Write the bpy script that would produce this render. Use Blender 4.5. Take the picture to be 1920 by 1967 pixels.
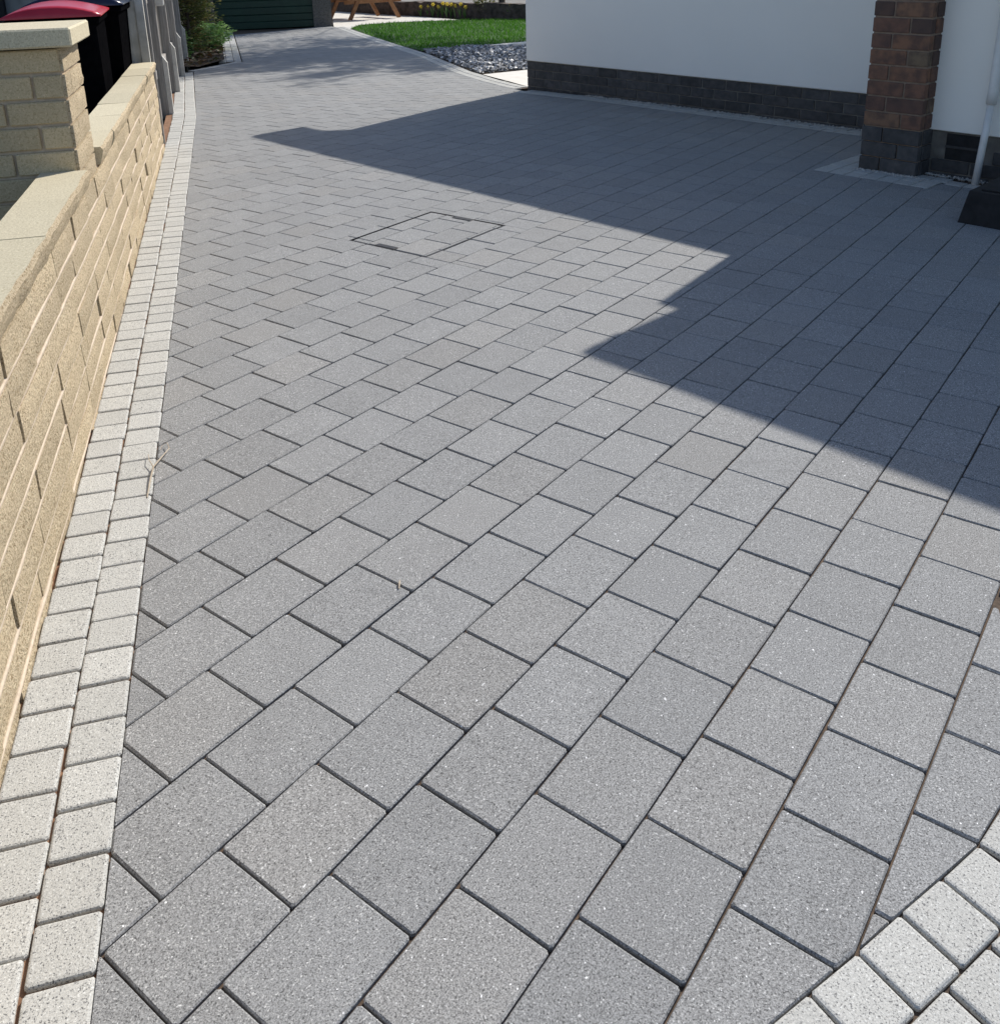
import bpy, bmesh, math, random
from mathutils import Vector, Matrix, noise

# ------------------------------------------------------------------ scene
for o_ in list(bpy.data.objects):
    bpy.data.objects.remove(o_)
scene = bpy.context.scene
COL = scene.collection
rnd = random.Random(7)

# ------------------------------------------------------------------ camera
IW, IH = 1920.0, 1967.0
F, CX, CY = 1850.954, 950.628, 505.156
PITCH, ROLL, CAMH = math.radians(18.549), math.radians(1.5302), 1.37714
_r = Vector((1, 0, 0)); _f = Vector((0, math.cos(PITCH), -math.sin(PITCH))); _d = Vector((0, -math.sin(PITCH), -math.cos(PITCH)))
AX = _r * math.cos(ROLL) + _d * math.sin(ROLL)
AY = -_r * math.sin(ROLL) + _d * math.cos(ROLL)
cam = bpy.data.cameras.new('camera'); camo = bpy.data.objects.new('camera', cam); COL.objects.link(camo)
cam.sensor_fit = 'HORIZONTAL'; cam.sensor_width = 36.0; cam.lens = 36.0 * F / IW
cam.shift_x = (IW / 2 - CX) / IW; cam.shift_y = (CY - IH / 2) / IW
cam.clip_start = 0.05; cam.clip_end = 2000
bx_, by_, bz_ = AX, -AY, -_f
camo.matrix_world = Matrix(((bx_.x, by_.x, bz_.x, 0), (bx_.y, by_.y, bz_.y, 0), (bx_.z, by_.z, bz_.z, CAMH), (0, 0, 0, 1)))
scene.camera = camo

# ------------------------------------------------------------------ sky, sun, exposure
SUN_H = Vector((0.591, 0.807)).normalized(); SUN_EL = math.radians(41.0)
world = bpy.data.worlds.new('World'); scene.world = world; world.use_nodes = True
wn = world.node_tree.nodes; wl_ = world.node_tree.links
sky = wn.new('ShaderNodeTexSky'); sky.sky_type = 'NISHITA'; sky.sun_disc = False; sky.ozone_density = 1.8
sky.sun_elevation = SUN_EL; sky.sun_rotation = math.atan2(SUN_H.x, SUN_H.y)
wn['Background'].inputs['Strength'].default_value = 0.125
wl_.new(sky.outputs[0], wn['Background'].inputs['Color'])
sun = bpy.data.lights.new('sun', 'SUN'); sun.energy = 4.35; sun.angle = math.radians(0.53); sun.color = (1.0, 0.95, 0.87)
suno = bpy.data.objects.new('sun', sun); COL.objects.link(suno)
sd = Vector((SUN_H.x * math.cos(SUN_EL), SUN_H.y * math.cos(SUN_EL), math.sin(SUN_EL)))
suno.rotation_euler = sd.to_track_quat('Z', 'Y').to_euler(); suno.location = (6, 9, 9)
scene.view_settings.view_transform = 'Standard'; scene.view_settings.look = 'None'
scene.view_settings.exposure = 0.22; scene.view_settings.gamma = 1.0; scene.view_settings.use_curve_mapping = False

# ------------------------------------------------------------------ frames of reference
def gz(y):
    return -0.018 * max(0.0, min(y, 24.0) - 8.5)

def ray(x, y):
    return AX * ((x - CX) / F) + AY * ((y - CY) / F) + _f

def at(x, y):
    """pixel of the photograph -> point on the ground"""
    d = ray(x, y); z = 0.0
    for _ in range(30):
        t = (z - CAMH) / d.z; z = gz(d.y * t)
    return Vector((d.x * t, d.y * t, z))

def proj(p):
    v = Vector(p) - Vector((0, 0, CAMH)); w = v.dot(_f)
    if w < 0.05: return None
    return (CX + F * v.dot(AX) / w, CY + F * v.dot(AY) / w, w)

# paving grid: courses run along UD, stacked along VD
GW, GL = 0.1755, 0.21061
GO = Vector((-0.4772, 2.3224)); YAW = math.radians(37.4214)
UD = Vector((math.sin(YAW), math.cos(YAW))); VD = Vector((math.cos(YAW), -math.sin(YAW)))
def uv2(u, v): return GO + UD * u + VD * v
OFF = {0: 0.0, 1: .0853, 2: .1802, 3: .0384, 4: .1477, 5: .0110, 6: .1115, 7: .1778, 8: .1143, 9: .02, 10: .13,
       -1: .152, -2: .069, -3: .205, -4: .110, -5: .166, -6: .039, -7: .132, -8: .029, -9: .175, -10: .097, -11: .03,
       -12: .159, -13: .086, -14: .014, -15: .157, -16: .087}
# garden wall: d along the face (away from the camera), n out of it towards the drive
WC = Vector((-1.3962, 3.2012)); WD = Vector((-0.2571, 0.9664)); WN = Vector((0.9664, 0.2571))
def wp(d, n, z=0.0):
    p = WC + WD * d + WN * n; return Vector((p.x, p.y, z))
# house: a along the wall (towards the camera), o out of it towards the drive
HA0 = Vector((0.36, 9.47)); HA = Vector((0.675, -0.738)).normalized(); HO = Vector((-0.738, -0.675)).normalized()
def hp(a, o, z=0.0):
    p = HA0 + HA * a + HO * o; return Vector((p.x, p.y, z))

# ------------------------------------------------------------------ materials
def mat(name):
    m = bpy.data.materials.new(name); m.use_nodes = True
    return m, m.node_tree.nodes, m.node_tree.links, m.node_tree.nodes['Principled BSDF']

def rand_value(N, L):
    """one random number per piece (per object and per loose island)"""
    oi = N.new('ShaderNodeObjectInfo'); ge = N.new('ShaderNodeNewGeometry')
    ad = N.new('ShaderNodeMath'); ad.operation = 'ADD'; L.new(oi.outputs['Random'], ad.inputs[0]); L.new(ge.outputs['Random Per Island'], ad.inputs[1])
    fr = N.new('ShaderNodeMath'); fr.operation = 'FRACT'; L.new(ad.outputs[0], fr.inputs[0])
    return fr.outputs[0]

def coords(N, L, rv, scale=(1, 1, 1), jump=41.0):
    tc = N.new('ShaderNodeTexCoord'); mp = N.new('ShaderNodeMapping'); mp.inputs['Scale'].default_value = scale
    L.new(tc.outputs['Object'], mp.inputs['Vector'])
    if rv is None: return mp.outputs[0]
    cm = N.new('ShaderNodeMath'); cm.operation = 'MULTIPLY'; cm.inputs[1].default_value = jump; L.new(rv, cm.inputs[0])
    va = N.new('ShaderNodeVectorMath'); va.operation = 'ADD'; L.new(mp.outputs[0], va.inputs[0]); L.new(cm.outputs[0], va.inputs[1])
    return va.outputs[0]

def ntex(N, L, vec, scale, detail=2.0, rough=0.55):
    n = N.new('ShaderNodeTexNoise'); n.inputs['Scale'].default_value = scale; n.inputs['Detail'].default_value = detail
    n.inputs['Roughness'].default_value = rough; L.new(vec, n.inputs['Vector']); return n.outputs['Fac']

def ramp(N, L, fac, stops):
    r = N.new('ShaderNodeValToRGB'); L.new(fac, r.inputs['Fac']); e = r.color_ramp.elements
    e[0].position, e[0].color = stops[0][0], (*stops[0][1], 1); e[1].position, e[1].color = stops[-1][0], (*stops[-1][1], 1)
    for p, c in stops[1:-1]:
        k = e.new(p); k.color = (*c, 1)
    return r.outputs['Color']

def mix(N, L, fac, a, b, mode='MIX'):
    m = N.new('ShaderNodeMix'); m.data_type = 'RGBA'; m.blend_type = mode
    for sock, v in ((m.inputs['Factor'], fac), (m.inputs[6], a), (m.inputs[7], b)):
        if isinstance(v, (int, float)): sock.default_value = v
        elif isinstance(v, tuple): sock.default_value = (*v, 1)
        else: L.new(v, sock)
    return m.outputs[2]

def bump(N, L, B, h, strength=0.4, dist=0.002, prev=None):
    b = N.new('ShaderNodeBump'); b.inputs['Strength'].default_value = strength; b.inputs['Distance'].default_value = dist
    L.new(h, b.inputs['Height'])
    if prev is not None: L.new(prev, b.inputs['Normal'])
    L.new(b.outputs[0], B.inputs['Normal']); return b.outputs[0]

def g(v): return (v, v, v)

def speckled(name, dark, midc, light, warm, speck=330.0, tone=0.16, dark_amt=(0.33, 0.44), rough=0.8, blotch=0.2, grain=0.55, glint=0.0):
    """exposed-aggregate concrete: fine light and dark grains, each piece its own tone"""
    m, N, L, B = mat(name); rv = rand_value(N, L); v = coords(N, L, rv)
    base = mix(N, L, ntex(N, L, v, 9.0, 3.0), midc, tuple(c * (1 - blotch) for c in midc))
    wr = N.new('ShaderNodeMapRange'); wr.inputs[1].default_value = 0.62; wr.inputs[2].default_value = 1.0; wr.inputs[4].default_value = 0.5; L.new(rv, wr.inputs[0])
    base = mix(N, L, wr.outputs[0], base, warm)
    n1 = ntex(N, L, v, speck, 2.0, 0.7)
    base = mix(N, L, ramp(N, L, n1, [(dark_amt[0], g(1)), (dark_amt[1], g(0))]), base, dark)
    n2 = ntex(N, L, v, speck * 0.8, 1.0, 0.6)
    base = mix(N, L, ramp(N, L, n2, [(0.63, g(0)), (0.70, g(1))]), base, light)
    if glint:
        base = mix(N, L, ramp(N, L, ntex(N, L, v, speck * 0.55, 0.0), [(0.83, g(0)), (0.86, g(1))]), base, g(glint))  # sparse mica sparkle painted into the colour as near-white dots
    gr = N.new('ShaderNodeMapRange'); gr.inputs[1].default_value = 0.30; gr.inputs[2].default_value = 0.70; gr.inputs[3].default_value = 1 - grain; gr.inputs[4].default_value = 1 + grain
    L.new(ntex(N, L, v, speck * 1.15, 3.0, 0.85), gr.inputs[0])
    vg_ = N.new('ShaderNodeVectorMath'); vg_.operation = 'SCALE'; L.new(base, vg_.inputs[0]); L.new(gr.outputs[0], vg_.inputs['Scale']); base = vg_.outputs[0]
    rr = N.new('ShaderNodeMapRange'); rr.inputs[3].default_value = 1 - tone; rr.inputs[4].default_value = 1 + tone
    f2 = N.new('ShaderNodeMath'); f2.operation = 'MULTIPLY'; f2.inputs[1].default_value = 7.31; L.new(rv, f2.inputs[0])
    f3 = N.new('ShaderNodeMath'); f3.operation = 'FRACT'; L.new(f2.outputs[0], f3.inputs[0]); L.new(f3.outputs[0], rr.inputs[0])
    vm = N.new('ShaderNodeVectorMath'); vm.operation = 'SCALE'; L.new(base, vm.inputs[0]); L.new(rr.outputs[0], vm.inputs['Scale'])
    L.new(vm.outputs[0], B.inputs['Base Color']); B.inputs['Roughness'].default_value = rough
    B.inputs['Specular IOR Level'].default_value = 0.35
    p = bump(N, L, B, ntex(N, L, v, 240.0, 3.0, 0.7), 0.55, 0.0016)
    bump(N, L, B, ntex(N, L, v, 45.0, 2.0), 0.25, 0.002, p)
    return m

def grained(name, c1, c2, scale=30.0, rough=0.85, bs=0.3, bd=0.002, tone=0.0, bscale=None, spec=0.3, detail=4.0, stretch=(1, 1, 1)):
    m, N, L, B = mat(name); rv = rand_value(N, L); v = coords(N, L, rv, stretch)
    n = ntex(N, L, v, scale, detail)
    col = ramp(N, L, n, [(0.3, c1), (0.7, c2)])
    if tone:
        rr = N.new('ShaderNodeMapRange'); rr.inputs[3].default_value = 1 - tone; rr.inputs[4].default_value = 1 + tone; L.new(rv, rr.inputs[0])
        vm = N.new('ShaderNodeVectorMath'); vm.operation = 'SCALE'; L.new(col, vm.inputs[0]); L.new(rr.outputs[0], vm.inputs['Scale']); col = vm.outputs[0]
    L.new(col, B.inputs['Base Color']); B.inputs['Roughness'].default_value = rough; B.inputs['Specular IOR Level'].default_value = spec
    bump(N, L, B, ntex(N, L, v, bscale or scale * 3, 4.0, 0.65), bs, bd)
    return m

M = {}
M['paver'] = speckled('paver_graphite', g(0.085), (0.288, 0.290, 0.289), (0.47, 0.47, 0.46), (0.278, 0.269, 0.255), speck=320.0, tone=0.055, dark_amt=(0.365, 0.435), blotch=0.20, grain=0.68, glint=0.75)
M['sett'] = speckled('sett_light', g(0.13), (0.50, 0.495, 0.465), (0.62, 0.62, 0.59), (0.475, 0.465, 0.43), speck=300.0, tone=0.06, dark_amt=(0.36, 0.44), blotch=0.10, grain=0.28)
M['sand'] = grained('jointing_sand', (0.055, 0.040, 0.030), (0.15, 0.105, 0.075), 60, bs=0.6, bscale=400)
M['redsand'] = grained('red_bedding', (0.16, 0.085, 0.05), (0.30, 0.17, 0.10), 45, bs=0.6, bscale=300)
M['soil'] = grained('soil', (0.025, 0.018, 0.012), (0.07, 0.048, 0.03), 20, bs=1.0, bd=0.02)
M['ground'] = grained('rough_ground', (0.14, 0.13, 0.11), (0.26, 0.25, 0.23), 1.5, bs=0.5, bd=0.02)
M['iron'] = grained('dark_steel', (0.018, 0.018, 0.02), (0.05, 0.045, 0.045), 40, rough=0.55, bs=0.2)

def stone_mat(name, c1, c2, c3, grain):
    m, N, L, B = mat(name); rv = rand_value(N, L); v = coords(N, L, rv)
    a = mix(N, L, ntex(N, L, v, 14.0, 3.0), c1, c2)
    a = mix(N, L, ramp(N, L, ntex(N, L, v, 170.0, 3.0, 0.75), [(0.38, g(1)), (0.50, g(0))]), a, c3)
    a = mix(N, L, ramp(N, L, ntex(N, L, v, 150.0, 2.0, 0.6), [(0.58, g(0)), (0.72, g(0.7))]), a, tuple(min(0.85, c * 1.3) for c in c2))
    rr = N.new('ShaderNodeMapRange'); rr.inputs[3].default_value = 0.88; rr.inputs[4].default_value = 1.1; L.new(rv, rr.inputs[0])
    vm = N.new('ShaderNodeVectorMath'); vm.operation = 'SCALE'; L.new(a, vm.inputs[0]); L.new(rr.outputs[0], vm.inputs['Scale'])
    L.new(vm.outputs[0], B.inputs['Base Color']); B.inputs['Roughness'].default_value = 0.9; B.inputs['Specular IOR Level'].default_value = 0.2
    p = bump(N, L, B, ntex(N, L, v, 70.0, 5.0, 0.8), grain, 0.012)
    return m
M['block'] = stone_mat('buff_split_block', (0.60, 0.48, 0.315), (0.71, 0.59, 0.42), (0.30, 0.22, 0.125), 1.0)
M['dressed'] = stone_mat('buff_dressed_block', (0.50, 0.40, 0.25), (0.57, 0.46, 0.30), (0.40, 0.31, 0.18), 0.4)
M['coping'] = stone_mat('buff_coping', (0.55, 0.49, 0.35), (0.62, 0.56, 0.41), (0.44, 0.38, 0.26), 0.25)
M['mortar'] = grained('buff_mortar', (0.50, 0.41, 0.315), (0.62, 0.52, 0.41), 60, bs=0.5, bscale=250)
M['render'] = grained('white_render', (0.86, 0.845, 0.80), (0.88, 0.865, 0.82), 3, bs=0.35, bd=0.002, bscale=160)
M['plinth'] = grained('dark_plinth_brick', (0.050, 0.050, 0.052), (0.095, 0.09, 0.088), 18, tone=0.22, bs=0.5, bscale=120)
M['plinth_mortar'] = grained('grey_mortar', (0.085, 0.078, 0.07), (0.20, 0.185, 0.165), 9, bs=0.5, bscale=200)
M['brick_mortar'] = grained('sandy_mortar', (0.20, 0.15, 0.115), (0.28, 0.21, 0.165), 30, bs=0.5, bscale=200)
def brick_mat():
    m, N, L, B = mat('red_brick'); rv = rand_value(N, L); v = coords(N, L, rv)
    c = ramp(N, L, rv, [(0.0, (0.10, 0.07, 0.06)), (0.28, (0.165, 0.095, 0.073)), (0.55, (0.20, 0.11, 0.08)), (0.8, (0.24, 0.13, 0.085)), (1.0, (0.19, 0.155, 0.105))])
    c = mix(N, L, ramp(N, L, ntex(N, L, v, 16.0, 3.0), [(0.4, g(0)), (0.65, g(0.75))]), c, (0.085, 0.06, 0.055))
    L.new(c, B.inputs['Base Color']); B.inputs['Roughness'].default_value = 0.9; B.inputs['Specular IOR Level'].default_value = 0.2
    bump(N, L, B, ntex(N, L, v, 90.0, 4.0, 0.7), 0.6, 0.003); return m
M['brick'] = brick_mat()
M['white_pvc'] = grained('white_plastic', (0.62, 0.62, 0.60), (0.74, 0.74, 0.73), 12, rough=0.4, bs=0.05, spec=0.5)
M['black'] = grained('black_rubber_and_vent_shade', (0.010, 0.010, 0.011), (0.022, 0.022, 0.024), 18, rough=0.75, bs=0.3)
M['tile'] = grained('roof_tile', (0.10, 0.07, 0.055), (0.17, 0.11, 0.085), 9, bs=0.4)
M['concrete'] = grained('weathered_concrete', (0.19, 0.19, 0.185), (0.34, 0.335, 0.32), 9, bs=0.5, bscale=90, stretch=(1, 1, 0.35))
M['pale_concrete'] = grained('pale_concrete', (0.42, 0.41, 0.38), (0.58, 0.57, 0.54), 14, bs=0.5, bscale=120)
M['grey_wood'] = grained('weathered_timber', (0.23, 0.215, 0.20), (0.42, 0.40, 0.375), 16, tone=0.2, bs=0.5, stretch=(4, 4, 0.3))
M['wood'] = grained('stained_timber', (0.23, 0.105, 0.045), (0.36, 0.18, 0.085), 14, rough=0.6, tone=0.12, bs=0.3, stretch=(1, 1, 1))
M['green_paint'] = grained('dark_green_paint', (0.006, 0.030, 0.020), (0.010, 0.042, 0.028), 6, rough=0.4, bs=0.15, spec=0.4)
M['pebbledash'] = grained('pebbledash', (0.055, 0.048, 0.045), (0.21, 0.19, 0.17), 70, bs=1.0, bd=0.01, bscale=70)
M['bin_black'] = grained('black_bin_plastic', (0.003, 0.003, 0.0035), (0.006, 0.006, 0.007), 30, rough=0.7, bs=0.1, spec=0.0)
M['bin_red'] = grained('red_bin_plastic', (0.40, 0.012, 0.03), (0.47, 0.018, 0.038), 10, rough=0.28, bs=0.05, spec=0.5)
M['bin_blue'] = grained('navy_bin_plastic', (0.008, 0.012, 0.035), (0.012, 0.018, 0.05), 10, rough=0.25, bs=0.05, spec=0.5)
M['slab'] = grained('pale_slab', (0.60, 0.57, 0.52), (0.70, 0.68, 0.63), 6, tone=0.07, bs=0.3, bscale=80)
M['slate'] = grained('slate_chip', (0.16, 0.165, 0.18), (0.50, 0.51, 0.53), 25, rough=0.5, tone=0.7, bs=0.3, spec=0.5)
M['grit'] = grained('pale_grit', (0.30, 0.29, 0.27), (0.52, 0.50, 0.47), 40, tone=0.3, bs=0.3)
M['stonewall'] = grained('dark_stone', (0.035, 0.026, 0.022), (0.12, 0.09, 0.075), 8, bs=1.0, bd=0.03, tone=0.25)
M['bark'] = grained('bark', (0.045, 0.035, 0.028), (0.13, 0.10, 0.08), 14, bs=0.8, bd=0.01, stretch=(1, 1, 0.3))
def leaf_mat(name, c1, c2, c3=None, tr=0.35):
    m, N, L, B = mat(name); rv = rand_value(N, L)
    c = ramp(N, L, rv, [(0.0, c1), (0.6, c2), (1.0, c3 or c2)])
    L.new(c, B.inputs['Base Color']); B.inputs['Roughness'].default_value = 0.55; B.inputs['Specular IOR Level'].default_value = 0.3
    t = N.new('ShaderNodeBsdfTranslucent'); L.new(c, t.inputs['Color']); ms = N.new('ShaderNodeMixShader'); ms.inputs[0].default_value = tr
    out = N['Material Output']; L.new(B.outputs[0], ms.inputs[1]); L.new(t.outputs[0], ms.inputs[2]); L.new(ms.outputs[0], out.inputs['Surface']); return m
M['grass'] = leaf_mat('grass', (0.04, 0.13, 0.010), (0.085, 0.25, 0.018), (0.13, 0.30, 0.03))
M['turf'] = grained('turf_base', (0.02, 0.055, 0.01), (0.045, 0.11, 0.018), 12, bs=0.8, bd=0.02)
M['conifer'] = leaf_mat('conifer_leaf', (0.06, 0.09, 0.02), (0.16, 0.19, 0.05), (0.32, 0.24, 0.09))
M['herb'] = leaf_mat('herb_leaf', (0.09, 0.19, 0.045), (0.19, 0.34, 0.09), (0.32, 0.46, 0.18))
M['litter'] = leaf_mat('dead_leaf', (0.05, 0.03, 0.015), (0.13, 0.07, 0.03), (0.05, 0.08, 0.02), 0.15)
M['tree_leaf'] = leaf_mat('tree_leaf', (0.04, 0.08, 0.02), (0.08, 0.14, 0.03))
M['flower'] = leaf_mat('daffodil_petal', (0.75, 0.55, 0.04), (0.80, 0.62, 0.10))
M['twig'] = grained('dry_twig', (0.35, 0.28, 0.20), (0.52, 0.45, 0.36), 60)

# ------------------------------------------------------------------ helpers
def obj_from(name, verts, faces, material, parent=None, loc=None, smooth=False):
    me = bpy.data.meshes.new(name); me.from_pydata([tuple(v) for v in verts], [], faces); me.update()
    if smooth: me.polygons.foreach_set('use_smooth', [True] * len(me.polygons))
    if material: me.materials.append(M[material])
    return link(name, me, parent, loc)

def link(name, me, parent=None, loc=None):
    o = bpy.data.objects.new(name, me); COL.objects.link(o)
    if parent is not None: o.parent = parent
    if loc is not None: o.location = loc
    return o

def empty(name, loc=(0, 0, 0), rz=0.0):
    e = bpy.data.objects.new(name, None); COL.objects.link(e); e.location = loc; e.rotation_euler = (0, 0, rz); e.empty_display_size = 0.1
    return e

def tag(o, label=None, cat=None, group=None, kind=None):
    if label: o['label'] = label
    if cat: o['category'] = cat
    if group: o['group'] = group
    if kind: o['kind'] = kind
    return o

class MB:
    """collects boxes, tubes and free polygons, builds ONE mesh object"""
    def __init__(s): s.v = []; s.f = []
    def add(s, verts, faces):
        b = len(s.v); s.v += [tuple(v) for v in verts]; s.f += [tuple(i + b for i in fc) for fc in faces]; return s
    def box(s, c, size, rot=None, bev=0.0):
        hx, hy, hz = size[0] / 2, size[1] / 2, size[2] / 2; c = Vector(c)
        if bev <= 0:
            vs = [Vector((x * hx, y * hy, z * hz)) for z in (-1, 1) for y in (-1, 1) for x in (-1, 1)]
            fs = [(0, 2, 3, 1), (4, 5, 7, 6), (0, 1, 5, 4), (2, 6, 7, 3), (0, 4, 6, 2), (1, 3, 7, 5)]
        else:
            bm = bmesh.new(); bmesh.ops.create_cube(bm, size=1.0); bmesh.ops.scale(bm, vec=size, verts=bm.verts)
            bmesh.ops.bevel(bm, geom=list(bm.edges), offset=bev, segments=1, affect='EDGES', profile=0.5)
            bm.verts.index_update(); vs = [v.co.copy() for v in bm.verts]; fs = [tuple(v.index for v in fc.verts) for fc in bm.faces]; bm.free()
        if rot is not None: vs = [rot @ v for v in vs]
        return s.add([c + v for v in vs], fs)
    def hexa(s, p):
        """8 points: bottom ring of four, top ring of four"""
        return s.add(p, [(3, 2, 1, 0), (4, 5, 6, 7), (0, 1, 5, 4), (1, 2, 6, 5), (2, 3, 7, 6), (3, 0, 4, 7)])
    def tube(s, pts, rads, seg=8, cap=True):
        pts = [Vector(p) for p in pts]; rings = []
        for i, p in enumerate(pts):
            t = (pts[min(i + 1, len(pts) - 1)] - pts[max(i - 1, 0)])
            t = t.normalized() if t.length > 1e-9 else Vector((0, 0, 1))
            a = t.orthogonal().normalized() if i == 0 else (rings_a - t * rings_a.dot(t)).normalized()
            rings_a = a; b = t.cross(a); r = rads[i] if isinstance(rads, (list, tuple)) else rads
            rings.append([p + (a * math.cos(k * math.tau / seg) + b * math.sin(k * math.tau / seg)) * r for k in range(seg)])
        base = len(s.v)
        for rg in rings: s.v += [tuple(v) for v in rg]
        for i in range(len(rings) - 1):
            for k in range(seg):
                k2 = (k + 1) % seg
                s.f.append((base + i * seg + k, base + i * seg + k2, base + (i + 1) * seg + k2, base + (i + 1) * seg + k))
        if cap:
            s.f.append(tuple(base + k for k in reversed(range(seg)))); s.f.append(tuple(base + (len(rings) - 1) * seg + k for k in range(seg)))
        return s
    def build(s, name, material, parent=None, loc=None, smooth=False):
        return obj_from(name, s.v, s.f, material, parent, loc, smooth)

def poly_area(p):
    return 0.5 * sum(p[i][0] * p[(i + 1) % len(p)][1] - p[(i + 1) % len(p)][0] * p[i][1] for i in range(len(p)))

def clip(poly, p0, nrm):
    """keep the side of the line through p0 where (p-p0).nrm >= 0"""
    out = []
    for i in range(len(poly)):
        a, b = poly[i], poly[(i + 1) % len(poly)]
        da, db = (a - p0).dot(nrm), (b - p0).dot(nrm)
        if da >= 0: out.append(a)
        if (da >= 0) != (db >= 0): out.append(a + (b - a) * (da / (da - db)))
    cl = []
    for p in out:
        if not cl or (p - cl[-1]).length > 1e-4: cl.append(p)
    if len(cl) > 1 and (cl[0] - cl[-1]).length < 1e-4: cl.pop()
    return cl

def inset(poly, d):
    for i in range(len(poly)):
        a, b = poly[i], poly[(i + 1) % len(poly)]
    res = list(poly)
    for i in range(len(poly)):
        a, b = poly[i], poly[(i + 1) % len(poly)]; e = (b - a)
        if e.length < 1e-6: continue
        nrm = Vector((-e.y, e.x)).normalized()
        res = clip(res, a + nrm * d, nrm)
        if len(res) < 3: return []
    return res

def cut_corners(poly, r):
    out = []
    for i in range(len(poly)):
        p, a, b = poly[i], poly[i - 1], poly[(i + 1) % len(poly)]
        ra, rb = min(r, (a - p).length * 0.3), min(r, (b - p).length * 0.3)
        out += [p + (a - p).normalized() * ra, p + (b - p).normalized() * rb]
    return out

def slab_geo(poly, cham=0.004, depth=0.03, z=0.0, corner=0.004, rng=None, wobble=0.0):
    """a block seen from above: flat top, chamfered arris, rounded corners, sides; jittered a little"""
    pts = cut_corners(poly, corner)
    if wobble:
        q_ = []
        for i, p in enumerate(pts):
            q_.append(p)
            nx_ = pts[(i + 1) % len(pts)]
            if (nx_ - p).length > 0.05: q_.append(p.lerp(nx_, rng.uniform(.3, .7)) + Vector((rng.uniform(-1, 1), rng.uniform(-1, 1))) * wobble)
        pts = q_
    n = len(pts); c = sum(pts, Vector((0, 0))) / n
    mean = math.sqrt(max(1e-6, abs(poly_area(poly)))); k = max(0.5, 1 - 2 * cham / mean)
    vs = []
    for p in pts:
        e = (c - p).normalized() if (c - p).length > 0 else Vector((0, 0))
        q = p + e * cham * 1.3
        if rng: q += Vector((rng.uniform(-1, 1), rng.uniform(-1, 1))) * cham * 0.18
        vs.append((q.x, q.y, z))
    vs += [(p.x, p.y, z - cham) for p in pts] + [(p.x, p.y, z - depth) for p in pts]
    fs = [tuple(range(n))]
    for r in range(2):
        for i in range(n):
            j = (i + 1) % n; fs.append((r * n + i, (r + 1) * n + i, (r + 1) * n + j, r * n + j))
    return vs, fs

def sheet(name, pts2, material, dz=0.0, kind='structure', sub=0.5):
    """ground sheet following gz(): a strip mesh cut in y so that it bends with the ground"""
    poly = [Vector((p[0], p[1])) for p in pts2]
    if poly_area(poly) < 0: poly.reverse()
    ys = [p.y for p in poly]; vs, fs = [], []
    cuts = [min(ys) - 1, 8.5, 24.0, max(ys) + 1]
    for i in range(3):
        if cuts[i + 1] <= cuts[i]: continue
        q = clip(clip(poly, Vector((0, cuts[i])), Vector((0, 1))), Vector((0, cuts[i + 1])), Vector((0, -1)))
        if len(q) < 3: continue
        b = len(vs); vs += [(p.x, p.y, gz(p.y) + dz) for p in q]; fs.append(tuple(range(b, b + len(q))))
    o = obj_from(name, vs, fs, material)
    if kind: o['kind'] = kind
    return o

# ================================================================== the setting
sheet('ground', [(-400, -60), (400, -60), (400, 900), (-400, 900)], 'ground', dz=-0.10)

# ---- outlines on the ground
KIN_N = 0.206
def kin_pt(d):      # inner edge of the left edging
    return WC + WD * d + WN * (KIN_N if d < 5.2 else KIN_N - 0.030 * (d - 5.2))
left_line = [kin_pt(-6), kin_pt(5.2), kin_pt(9.35)] + [at(*p).xy for p in ((385, 134), (466, 118))] + [at(*p).xy for p in ((450, 66), (446, 59))]
left_line[2] = at(372, 136).xy
far_in = [at(*p).xy for p in ((985, 170), (966, 166), (924.6, 155.5), (872, 138.7), (830, 120), (796.5, 105), (737.7, 86), (683, 67), (641, 51.5))]
far_out = [at(*p).xy for p in ((1020, 167), (977, 155), (924.6, 143), (882.6, 126), (842.7, 109), (813, 96.6), (754, 82), (704, 65), (672.5, 54.6))]
br_line = [Vector(p) for p in ((-0.5, 0.42), (0.10, 0.74), (0.33, 0.885), (0.545, 1.022), (0.735, 1.145), (0.87, 1.275), (0.975, 1.46), (1.045, 1.66), (1.085, 1.86), (1.11, 2.1), (1.12, 2.5))]
# the border turns away from the picture past its last visible stretch
br_line = br_line[:7] + [Vector((1.045, 1.68)), Vector((1.12, 1.765)), Vector((1.35, 1.82)), Vector((3.0, 1.9))]

def nearest_seg(line, p):
    best = None
    for i in range(len(line) - 1):
        a, b = line[i], line[i + 1]; e = b - a; t = max(0, min(1, (p - a).dot(e) / e.length_squared))
        dd = (p - a - e * t).length
        if best is None or dd < best[0]: best = (dd, a, e)
    return best

def side_clip(poly, line, left, reach=0.45):
    """drop what lies beyond a polyline (the drive is on its left if left else right); both edges near a bend are used"""
    c = sum(poly, Vector((0, 0))) / len(poly)
    d0, a, e = nearest_seg(line, c)
    nrm = Vector((-e.y, e.x)).normalized() * (1 if left else -1)
    if d0 > reach:
        return poly if (c - a).dot(nrm) > 0 else []
    return clip(poly, a, nrm)

GARAGE_A = at(400, 59.5).xy; GARAGE_B = at(640, 50).xy
gdir = (GARAGE_B - GARAGE_A).normalized(); gn = Vector((gdir.y, -gdir.x))     # towards the drive

MH = (1.600, 2.217, -8.655 * GW, -5.835 * GW)     # chamber cover in (u, v)

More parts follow.
